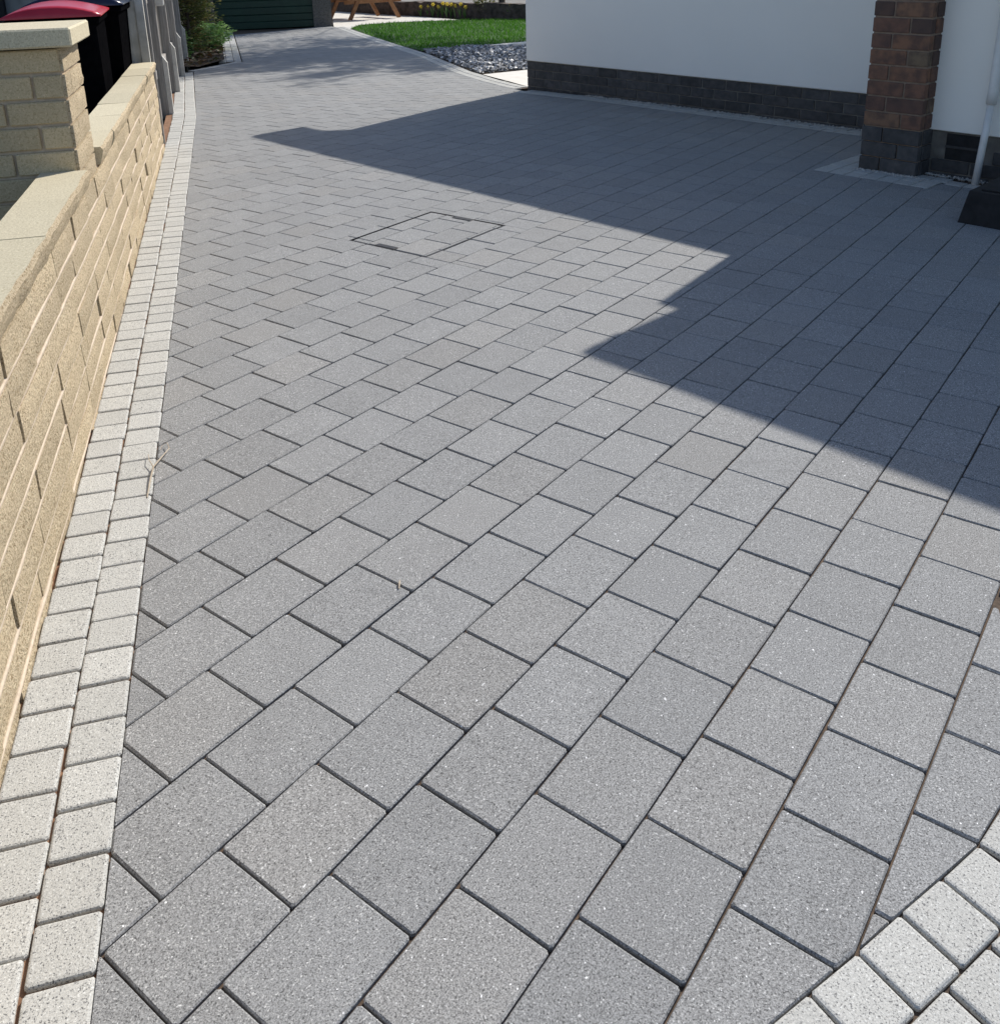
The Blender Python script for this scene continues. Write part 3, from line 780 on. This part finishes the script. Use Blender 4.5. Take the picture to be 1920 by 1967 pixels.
# ================================================================== wheeled bins behind the wall
def wheelie_bin(name, d, n, rz, lid, label, h=1.0, hw=0.285, dome=0.095):
    e = empty(name, wp(d, n, -0.02), WANG - math.pi / 2 + rz)       # local -y faces the camera
    tag(e, label, 'wheelie bin')
    m = MB(); hd = 0.33
    m.hexa([(-.22, -.22, .06), (.22, -.22, .06), (.22, .26, .06), (-.22, .26, .06), (-hw + .02, -hd, h - .05), (hw - .02, -hd, h - .05), (hw - .02, hd, h - .05), (-hw + .02, hd, h - .05)])
    m.build('body', 'bin_black', e)
    MB().box((0, 0, h - 0.03), (2 * hw, 2 * hd + .02, 0.05), bev=0.012).build('rim', 'bin_black', e)
    nx, ny = 13, 9; vs, fs = [], []
    for j in range(ny):
        for i in range(nx):
            x, y = (i / (nx - 1) * 2 - 1), (j / (ny - 1) * 2 - 1)
            zz = dome * (1 - abs(x) ** 2.2) * (1 - 0.35 * y * y) + 0.006
            vs.append((x * (hw + .015), y * (hd + .02) - 0.01, h + zz))
    for j in range(ny - 1):
        for i in range(nx - 1):
            a = j * nx + i; fs.append((a, a + 1, a + nx + 1, a + nx))
    ring = list(range(nx)) + [j * nx + nx - 1 for j in range(1, ny)] + [(ny - 1) * nx + i for i in range(nx - 2, -1, -1)] + [j * nx for j in range(ny - 2, 0, -1)]
    b = len(vs); vs += [(vs[k][0], vs[k][1], h - 0.004) for k in ring]
    for k in range(len(ring)): k2 = (k + 1) % len(ring); fs.append((ring[k2], ring[k], b + k, b + k2))
    obj_from('lid', vs, fs, lid, e, smooth=True)
    MB().tube([(-.2, hd + .06, h - .02), (.2, hd + .06, h - .02)], 0.014, 8).build('handle', 'bin_black', e)
    for s in (-1, 1): MB().tube([(s * .235, .25, .1), (s * .285, .25, .1)], 0.1, 14).build('wheel', 'bin_black', e)
    return e
wheelie_bin('wheelie_bin', 2.95, -0.425, 0.03, 'bin_red', 'black wheelie bin with a glossy red lid behind the pillar', 1.045, 0.25, 0.07)
wheelie_bin('wheelie_bin', 3.70, -0.385, -0.02, 'bin_blue', 'black wheelie bin with a dark navy lid beside the concrete post', 1.065)
# neighbour's grey panel beyond the bins
pn = empty('panel_screen', wp(4.75, -0.45, 0), WANG - math.pi / 2)
tag(pn, 'dull grey panel screen with a black post behind the bins', 'screen')
MB().box((-1.2, 0, 0.75), (2.6, 0.05, 1.5)).build('panel', 'concrete', pn)
MB().box((-0.62, -0.06, 0.8), (0.06, 0.06, 1.7), bev=0.005).build('post', 'black', pn)

# ================================================================== the white house
house = empty('house', hp(0, 0, 0), math.atan2(-HA.y, -HA.x))
tag(house, 'white rendered house with dark brick plinth and red brick pier', 'house')
def hl(a, o, z): return Vector((-a, o, z))
def hbox(a0, a1, o0, o1, z0, z1, name, material, parent=None, bev=0.0):
    return MB().box(hl((a0 + a1) / 2, (o0 + o1) / 2, (z0 + z1) / 2), (a1 - a0, o1 - o0, z1 - z0), bev=bev).build(name, material, parent or house)
PL = 0.263
w = MB()
w.box(hl(4.5, -2.994, (PL + 2.35) / 2), (9.0, 6.012, 2.35 - PL), bev=0.006)
RZ, RP = 2.40, 0.70
for a_ in (0.05, 8.95):
    w.add([hl(a_ - .05, 0.0, 2.351), hl(a_ - .05, -6.0, 2.351), hl(a_ - .05, -3.0, 4.40), hl(a_ + .05, 0.0, 2.351), hl(a_ + .05, -6.0, 2.351), hl(a_ + .05, -3.0, 4.40)], [(0, 1, 2), (5, 4, 3), (0, 3, 4, 1), (1, 4, 5, 2), (2, 5, 3, 0)])
w.build('rendered_wall', 'render', house)
hbox(4.06, 9.0, 0.018, 1.012, PL, 2.35, 'bay_wall', 'render', bev=0.004)
pl = hbox(0.004, 9.0, -6.0, -0.006, -0.25, PL - 0.003, 'plinth', 'plinth_mortar')
pl2 = hbox(4.07, 9.0, -0.005, 0.992, -0.25, PL - 0.003, 'bay_plinth', 'plinth_mortar')
rb = random.Random(44)
def brick_me(l, h, d, mt, seed):
    m = MB().box((0, 0, 0), (l, d, h), bev=0.003); me = bpy.data.meshes.new('brick'); me.from_pydata(m.v, [], m.f); me.update(); me.materials.append(M[mt]); return me
PC = 0.0795
pb = [brick_me(0.215 + k * 0.001, PC - 0.0095, 0.05, 'plinth', k) for k in range(3)]
pbh = [brick_me(0.105, PC - 0.0095, 0.05, 'plinth', k) for k in range(2)]
def brick_run(parent, a0, a1, o, skip=None):
    for r_ in range(4):
        zc = PL - 0.006 - PC * r_ - PC / 2; a = a0 + 0.003; first = r_ % 2 == 1
        while a < a1 - 0.1:
            l = 0.105 if first else 0.2165; first = False
            if not (skip and skip(a, a + l, zc)):
                link('brick', rb.choice(pbh if l < .2 else pb), parent, hl(a + l / 2, o - 0.025 + rb.uniform(-0.001, 0.002), zc))
            a += l + 0.0105
brick_run(pl, 0.0, 3.99, 0.0)
vent = lambda a, b, z: b > 4.46 and a < 4.67 and 0.10 < z < 0.24
brick_run(pl2, 4.385, 6.2, 1.0, vent)
# gable-end bricks of the plinth
for r_ in range(4):
    for k in range(4):
        o = link('brick', pb[0], pl, hl(0.025 - 0.002, -0.125 - k * 0.226 - (0.11 if r_ % 2 else 0), PL - 0.006 - PC * r_ - PC / 2)); o.rotation_euler = (0, 0, math.pi / 2)
vg = hbox(4.462, 4.668, 0.993, 0.9965, 0.098, 0.250, 'air_vent_shade', 'black', house)  # flat black panel, painting the shade inside the vent openings
hbox(4.462, 4.668, 0.9970, 1.006, 0.168, 0.182, 'vent_bar', 'plinth', vg)
# brick pier
pier = hbox(4.030, 4.364, 0.90, 1.139, -0.25, 2.35, 'brick_pier', 'brick_mortar')
BC = 0.0905
bs_ = [brick_me(0.2155, BC - 0.011, 0.05, 'brick', k) for k in range(2)]; bh_ = [brick_me(0.1155, BC - 0.011, 0.05, 'brick', k) for k in range(2)]
ds_ = brick_me(0.2155, BC - 0.007, 0.05, 'plinth', 0); dh_ = brick_me(0.1225, BC - 0.007, 0.05, 'plinth', 0)
for r_ in range(-4, 23):
    zc = 0.268 + BC * r_ + BC / 2; dark = r_ < 0
    order = (0.1155, 0.2155) if r_ % 2 else (0.2155, 0.1155)
    a = 4.024
    for l in order:
        me = (ds_ if l > .2 else dh_) if dark else rb.choice(bs_ if l > .2 else bh_)
        link('brick', me, pier, hl(a + l / 2, 1.147 - 0.025 + (0.006 if dark else rb.uniform(-.001, .002)), zc)); a += l + 0.0115
    o = link('brick', (dh_ if dark else rb.choice(bh_)), pier, hl(4.372 - 0.025 + (0.004 if dark else 0), 1.147 - 0.112, zc)); o.rotation_euler = (0, 0, math.pi / 2)
# roof and eaves, above the picture: they cast the shade on the drive
RA0, RA1 = -0.44, 9.4
def roof_slab(a0, a1, o0, z0, o1, z1, th, name):
    p = [hl(a0, o0, z0 - th), hl(a1, o0, z0 - th), hl(a1, o1, z1 - th), hl(a0, o1, z1 - th), hl(a0, o0, z0), hl(a1, o0, z0), hl(a1, o1, z1), hl(a0, o1, z1)]
    return MB().hexa(p).build(name, 'tile', house)
roof_slab(RA0, RA1, 0.32, RZ + 0.02, -3.0, RZ + 0.02 + 3.32 * RP, 0.09, 'roof')
roof_slab(RA0, RA1, -6.32, RZ + 0.02, -3.001, RZ + 0.02 + 3.32 * RP, 0.09, 'roof')
hbox(RA0 + 0.01, 9.3, 0.02, 0.285, 2.28, 2.295, 'soffit', 'white_pvc')
hbox(RA0 + 0.01, 9.3, 0.287, 0.305, 2.28, 2.41, 'fascia', 'white_pvc')
MB().tube([hl(RA0 + .02, 0.345, 2.385), hl(9.3, 0.345, 2.385)], 0.042, 10).build('gutter', 'white_pvc', house)
hbox(4.10, 9.2, -0.2, 1.46, 2.42, 2.50, 'bay_roof', 'tile'); hbox(4.10, 9.2, 1.462, 1.482, 2.36, 2.505, 'bay_fascia', 'white_pvc')
MB().tube([hl(4.10, 1.525, 2.46), hl(9.2, 1.525, 2.46)], 0.04, 10).build('bay_gutter', 'white_pvc', house)
# leaning white waste pipe
pp = MB().tube([hl(4.692, 1.105, 0.0), hl(4.704, 1.062, 0.47)], 0.0195, 14).build('waste_pipe', 'white_pvc', house, smooth=True)
MB().tube([hl(4.7035, 1.064, 0.45), hl(4.705, 1.060, 0.53), hl(4.718, 1.045, 1.7)], [0.027, 0.027, 0.027], 14).build('pipe_sleeve', 'white_pvc', pp, smooth=True)
# black doorstep
stp = empty('doorstep', hp(4.93, 1.45, 0), math.atan2(-HA.y, -HA.x)); tag(stp, 'black rubber doorstep against the house wall beside the white pipe', 'step')
MB().hexa([(0.0, -0.40, 0.0), (-1.3, -0.40, 0.0), (-1.3, 0.455, 0.0), (0.0, 0.455, 0.0), (-0.02, -0.40, 0.155), (-1.3, -0.40, 0.155), (-1.3, 0.41, 0.155), (-0.02, 0.41, 0.155)]).build('tread', 'black', stp)
MB().box((-0.66, 0.0, 0.1585), (1.2, 0.74, 0.007), bev=0.002).build('mat_pad', 'black', stp)
MB().box((-0.85, -0.30, 0.166), (1.0, 0.10, 0.008)).build('threshold_strip', 'white_pvc', stp)

# ================================================================== garage
gA = at(398, 59.6); gB = at(638.5, 50); gz0 = (gA.z + gB.z) / 2
gd = (gB.xy - gA.xy).normalized()
gar = empty('garage', (gA.x, gA.y, gz0), math.atan2(gd.y, gd.x)); tag(gar, 'pebbledash garage with a dark green up and over door', 'garage')
LG = (gB.xy - gA.xy).length
dl = (at(415, 59.2).xy - gA.xy).dot(gd); dr = (at(604, 52).xy - gA.xy).dot(gd)
MB().box((dl / 2 - 0.10, 0.10, 1.0), (dl + 0.20, 0.24, 2.3)).build('pier', 'pebbledash', gar)
MB().box(((dr + LG) / 2, 0.10, 1.0), (LG - dr, 0.24, 2.3)).build('pier', 'pebbledash', gar)
m = MB(); nrib = 15
for k in range(nrib): m.box(((dl + dr) / 2, 0.075 + (k % 2) * 0.010, 0.07 + k * 0.138), (dr - dl + 0.02, 0.03, 0.134), bev=0.008)
m.box(((dl + dr) / 2, 0.125, 1.04), (dr - dl + 0.02, 0.03, 2.08)); door = m.build('door', 'green_paint', gar)
MB().box((LG / 2 - .1, 5.1, 1.0), (LG, 0.1, 2.28)).build('back_wall', 'pebbledash', gar)
MB().tube([((dl + dr) / 2 - .06, 0.03, 0.75), ((dl + dr) / 2 + .06, 0.03, 0.75)], 0.012, 8).build('handle', 'iron', door)
MB().box(((dl + dr) / 2, 0.10, 2.115), (dr - dl, 0.2, 0.075)).build('lintel', 'grey_wood', gar)
for x in (-0.16, LG - 0.07): MB().box((x, 2.7, 1.0), (0.12, 4.9, 2.29)).build('side_wall', 'pebbledash', gar)
MB().box((LG / 2 - .1, 2.55, 2.20), (LG + .5, 5.4, 0.09)).build('roof', 'concrete', gar)

# ================================================================== picnic table on the patio
f1, f2, b1, b2 = at(670, 39), at(752, 34), at(649, 34), at(729, 29.5)
pc = (f1 + f2 + b1 + b2) / 4; xd = ((f2 - f1).xy).normalized(); pt = empty('picnic_table', (pc.x, pc.y, pc.z), math.atan2(xd.y, xd.x))
tag(pt, 'brown timber picnic table with sloping legs on the pale patio', 'picnic table')
sp = 0.62; ly = 0.52
for y in (-ly, ly):
    for s in (-1, 1):
        rot = Matrix.Rotation(s * -0.50, 3, 'Y')
        MB().box((s * (sp - 0.185), y, 0.345), (0.085, 0.04, 0.80), rot).build('leg', 'wood', pt)
    MB().box((0, y + 0.042, 0.40), (1.42, 0.04, 0.09)).build('cross_rail', 'wood', pt)
for s in (-1, 1):
    for k in (0, 1): MB().box((s * (0.60 + k * 0.12), 0, 0.465), (0.112, 1.6, 0.036), bev=0.004).build('seat_plank', 'wood', pt)
for k in range(5): MB().box(((k - 2) * 0.135, 0, 0.74), (0.127, 1.6, 0.036), bev=0.004).build('top_plank', 'wood', pt)

# ================================================================== low wall, trees and flowers at the back of the garden
bw_pts = [at(600, 18).xy, at(640, 21).xy, at(790, 30).xy, at(900, 34).xy, at(1010, 36).xy, Vector((3.5, 18.6))]
bwv, bwf = [], []
rr_ = random.Random(61); prev = None
for i in range(len(bw_pts) - 1):
    a, b = bw_pts[i], bw_pts[i + 1]; n = max(2, int((b - a).length / 0.16))
    for k in range(n + (1 if i == len(bw_pts) - 2 else 0)):
        p = a + (b - a) * (k / n); e = (b - a).normalized(); nr = Vector((-e.y, e.x)); z = gz(p.y) - 0.05; h = 0.36 + rr_.uniform(-0.03, 0.03)
        q = len(bwv); j = rr_.uniform(-0.02, 0.02)
        bwv += [(p.x - nr.x * j, p.y - nr.y * j, z), (p.x - nr.x * j * .2, p.y - nr.y * j * .2, z + h * .5), (p.x + nr.x * .02, p.y + nr.y * .02, z + h), (p.x + nr.x * .25, p.y + nr.y * .25, z + h), (p.x + nr.x * .27, p.y + nr.y * .27, z)]
        if prev is not None: bwf += [(prev + t, q + t, q + t + 1, prev + t + 1) for t in range(4)]
        prev = q
bwall = obj_from('stone_wall', bwv, bwf, 'stonewall'); tag(bwall, 'low dark stone wall at the back of the garden', 'wall')

def leaf_cloud(name, centre, rad, n, size, material, parent, rr, flat=0.5, shell=0.5):
    vs, fs = [], []
    for _ in range(n):
        while True:
            q = Vector((rr.uniform(-1, 1), rr.uniform(-1, 1), rr.uniform(-1, 1)))
            if q.length < 1 and (q.length > shell or rr.random() < 0.4): break
        nn = noise.noise(Vector(q) * 2.3 + Vector((len(vs) * 0, centre[0], centre[1])))
        q = q * (1 + 0.35 * nn); p = Vector(centre) + Vector((q.x * rad[0], q.y * rad[1], q.z * rad[2]))
        s = size * rr.uniform(0.6, 1.3); R = Matrix.Rotation(rr.uniform(0, math.tau), 3, 'Z') @ Matrix.Rotation(rr.gauss(0, 0.8), 3, 'X')
        b = len(vs); vs += [p + R @ Vector(v) for v in ((-s, 0, 0), (0, -s * flat, 0.1 * s), (s, 0, 0), (0, s * flat, 0.1 * s))]; fs.append((b, b + 1, b + 2, b + 3))
    return obj_from(name, vs, fs, material, parent)

def make_tree(base, h, label, seed, rad=0.09, lean=(0, 0), leaves=5000, leaf=0.05, spread=1.0):
    rr = random.Random(seed); e = empty('garden_tree', base); tag(e, label, 'tree', )
    m = MB(); tips = []
    def grow(p, d, length, r, depth):
        pts, rads = [p], [r]; n = 4
        for k in range(n):
            d = (d + Vector((rr.gauss(0, .10), rr.gauss(0, .10), rr.gauss(0.02, .06)))).normalized(); p = p + d * length / n; pts.append(p); rads.append(r * (1 - 0.45 * (k + 1) / n))
            if depth > 0 and k >= 1 and depth < 4:
                dd = (d + Vector((rr.gauss(0, .7), rr.gauss(0, .7), rr.gauss(0.1, .35))) * spread).normalized(); grow(p, dd, length * rr.uniform(.5, .75), rads[-1] * .6, depth - 1)
        m.tube(pts, rads, 6, cap=False); tips.extend(pts[2:] if depth <= 1 else [])
        if depth > 0:
            for _ in range(2):
                dd = (d + Vector((rr.gauss(0, .5), rr.gauss(0, .5), rr.gauss(0.15, .25))) * spread).normalized(); grow(p, dd, length * rr.uniform(.6, .8), rads[-1] * .75, depth - 1)
    grow(Vector((0, 0, -0.1)), Vector((lean[0], lean[1], 1)).normalized(), h * 0.42, rad, 4)
    m.build('trunk', 'bark', e, smooth=True)
    vs, fs = [], []
    for _ in range(leaves):
        p = rr.choice(tips) + Vector((rr.gauss(0, .16), rr.gauss(0, .16), rr.gauss(0, .16))); s = leaf * rr.uniform(.5, 1.2)
        R = Matrix.Rotation(rr.uniform(0, math.tau), 3, 'Z') @ Matrix.Rotation(rr.gauss(0, 1), 3, 'X'); b = len(vs)
        vs += [p + R @ Vector(v) for v in ((-s, 0, 0), (0, -s * .5, 0), (s, 0, 0), (0, s * .5, 0))]; fs.append((b, b + 1, b + 2, b + 3))
    obj_from('crown', vs, fs, 'tree_leaf', e); return e
tb = at(965, 33.5)
make_tree((tb.x, tb.y, tb.z), 9.0, 'slim dark tree trunk standing among daffodils before the low stone wall', 71, 0.075, (0.05, 0.0), 7000, 0.06)
make_tree((3.2, 19.6, -0.2), 8.0, 'spreading tree behind the house, beyond its far corner', 72, 0.10, (-0.12, -0.05), 20000, 0.075)

def shrub(name, base, rad, n, size, material, label, seed, stem=True):
    rr = random.Random(seed); e = empty(name, base); tag(e, label, 'shrub')
    leaf_cloud('foliage', (0, 0, rad[2] * 0.95), rad, n, size, material, e, rr)
    if stem:
        m = MB()
        for k in range(7):
            a = k * 0.9; q = Vector((math.cos(a) * rad[0] * .5, math.sin(a) * rad[1] * .5, rad[2] * 1.5)); m.tube([(q.x * .1, q.y * .1, -.02), q * .5, q], [.016, .011, .005], 5, cap=False)
        m.build('stem', 'bark', e)
    return e
pb_ = at(935, 33); shrub('dark_bush', (pb_.x, pb_.y, pb_.z), (0.30, 0.3, 0.28), 900, 0.03, 'conifer', 'dark rounded evergreen bush in front of the low stone wall', 81)

rf = random.Random(91)
dpx = [(808, 31), (822, 31), (831, 32), (841, 32), (850, 32.5), (858, 33), (866, 33), (874, 33), (884, 33.5), (893, 34), (978, 35), (994, 35)]
def daffodil(p, h, seed, with_flower=True):
    rr = random.Random(seed); e = empty('daffodil', p)
    m = MB(); m.tube([(0, 0, 0), (0.01, 0, h * .6), (0.02, -0.02, h)], 0.006, 5, cap=False); m.build('stem', 'herb', e)
    m = MB()
    for k in range(7):
        a = rr.uniform(0, math.tau); l = h * rr.uniform(.55, .95); w_ = 0.010; dx, dy = math.cos(a), math.sin(a)
        m.add([(-dy * w_, dx * w_, 0), (dy * w_, -dx * w_, 0), (dx * .05 + dy * w_, dy * .05 - dx * w_, l * .7), (dx * .05 - dy * w_, dy * .05 + dx * w_, l * .7), (dx * .11, dy * .11, l)], [(0, 1, 2, 3), (3, 2, 4)])
    m.build('leaf', 'herb', e)
    m = MB(); c = Vector((0.02, -0.03, h + 0.01))
    for k in range(6):
        a = k * math.tau / 6; u_ = Vector((math.cos(a), -0.2, math.sin(a))); t_ = Vector((-math.sin(a), 0, math.cos(a)))
        m.add([c, c + u_ * .025 + t_ * .016, c + u_ * .05, c + u_ * .025 - t_ * .016], [(0, 1, 2, 3)])
    m.tube([c, c + Vector((0, -0.035, 0))], [0.012, 0.02], 8); m.build('bloom', 'flower', e)
    return e
for i, (x, y) in enumerate(dpx):
    p = at(x, y)
    near = i >= 10
    tag(daffodil(p, rf.uniform(0.20, 0.30), 500 + i), 'yellow daffodil growing at the foot of the slim tree' if near else 'yellow daffodil in the row before the low stone wall', 'flower', 'daffodils by the tree' if near else 'daffodils before the stone wall')

# ================================================================== planted bed beside the fence
cb = at(372, 112); 
def conifer(base, label, seed, h=2.2, r=0.42):
    rr = random.Random(seed); e = empty('conifer_shrub', base); tag(e, label, 'shrub')
    m = MB(); m.tube([(0, 0, -.05), (.02, 0, h * .5), (0, .02, h)], [.028, .02, .006], 7, cap=False)
    vs, fs = [], []
    for _ in range(330):
        z = rr.uniform(0.12, h); a = rr.uniform(0, math.tau); L_ = r * (1.05 - 0.5 * z / h) * rr.uniform(.5, 1.1)
        d = Vector((math.cos(a), math.sin(a), rr.uniform(-.1, .6))).normalized(); p0 = Vector((0, 0, z))
        m.tube([p0, p0 + d * L_], [.006, .002], 4, cap=False)
        for k in range(30):
            t = rr.uniform(.25, 1.0); p = p0 + d * L_ * t + Vector((rr.gauss(0, .035), rr.gauss(0, .035), rr.gauss(-.02, .04))); s = rr.uniform(.018, .042)
            R = Matrix.Rotation(rr.uniform(0, math.tau), 3, 'Z') @ Matrix.Rotation(rr.gauss(0, .9), 3, 'X'); b = len(vs)
            vs += [p + R @ Vector(v) for v in ((-s, 0, 0), (0, -s * .3, 0), (s, 0, -.3 * s), (0, s * .3, 0))]; fs.append((b, b + 1, b + 2, b + 3))
    m.build('stem', 'bark', e); obj_from('foliage', vs, fs, 'conifer', e)
p = at(368, 113); conifer((p.x, p.y, p.z + .03), 'tall feathery evergreen shrub with bronze tips beside the fence', 301, 2.3, 0.46)
p = at(386, 92); conifer((p.x, p.y, p.z + .03), 'darker evergreen shrub behind the feathery one, near the garage', 302, 2.2, 0.40)
p = at(403, 95); shrub('leafy_plant', (p.x, p.y, p.z + 0.02), (0.34, 0.55, 0.20), 1900, 0.032, 'herb', 'bright green low leafy plant at the bed edge by the garage', 303)
p = at(357, 118); shrub('leafy_plant', (p.x, p.y, p.z + 0.02), (0.13, 0.2, 0.20), 320, 0.026, 'herb', 'small pale leafed plant at the foot of the fence', 304)
lv, lf = [], []
for p in scatter([Vector(q) for q in bed_pts], 2600, rf):
    s = rf.uniform(.015, .045); z = gz(p.y) + 0.035 + rf.uniform(0, .06); R = Matrix.Rotation(rf.uniform(0, math.tau), 3, 'Z') @ Matrix.Rotation(rf.gauss(0, .7), 3, 'X'); b = len(lv)
    lv += [Vector((p.x, p.y, z)) + R @ Vector(v) for v in ((-s, 0, 0), (0, -s * .5, 0), (s, 0, 0), (0, s * .5, 0))]; lf.append((b, b + 1, b + 2, b + 3))
tag(obj_from('leaf_litter', lv, lf, 'litter'), 'brown leaf litter and small weeds covering the planted bed', 'leaf litter', kind='stuff')

# ================================================================== odds and ends on the paving
def g3(x, y, z=0.0): p = at(x, y); return Vector((p.x, p.y, z))
tw = MB()
tw.tube([g3(283, 958, .004), g3(290, 925, .010), g3(296, 905, .014), g3(326, 868, .012)], [.0016, .0022, .0024, .0018], 6)
tw.tube([g3(296, 905, .014), g3(288, 893, .016), g3(286, 880, .012)], [.0016, .0012, .0009], 5)
tw.tube([g3(326, 868, .012), g3(322, 858, .014), g3(312, 862, .01), g3(308, 868, .006)], [.0014, .0011, .001, .0008], 5)
tag(tw.build('dry_twig', 'twig', None), 'thin dry forked twig lying across the edging joint', 'twig')
st_ = MB(); st_.tube([g3(766, 1133, .003), g3(767, 1126, .006), g3(768, 1119, .006)], [.0016, .0026, .0012], 6)
tag(st_.build('straw_fragment', 'twig', None), 'tiny pale straw fragment on a sunlit grey block', 'straw')
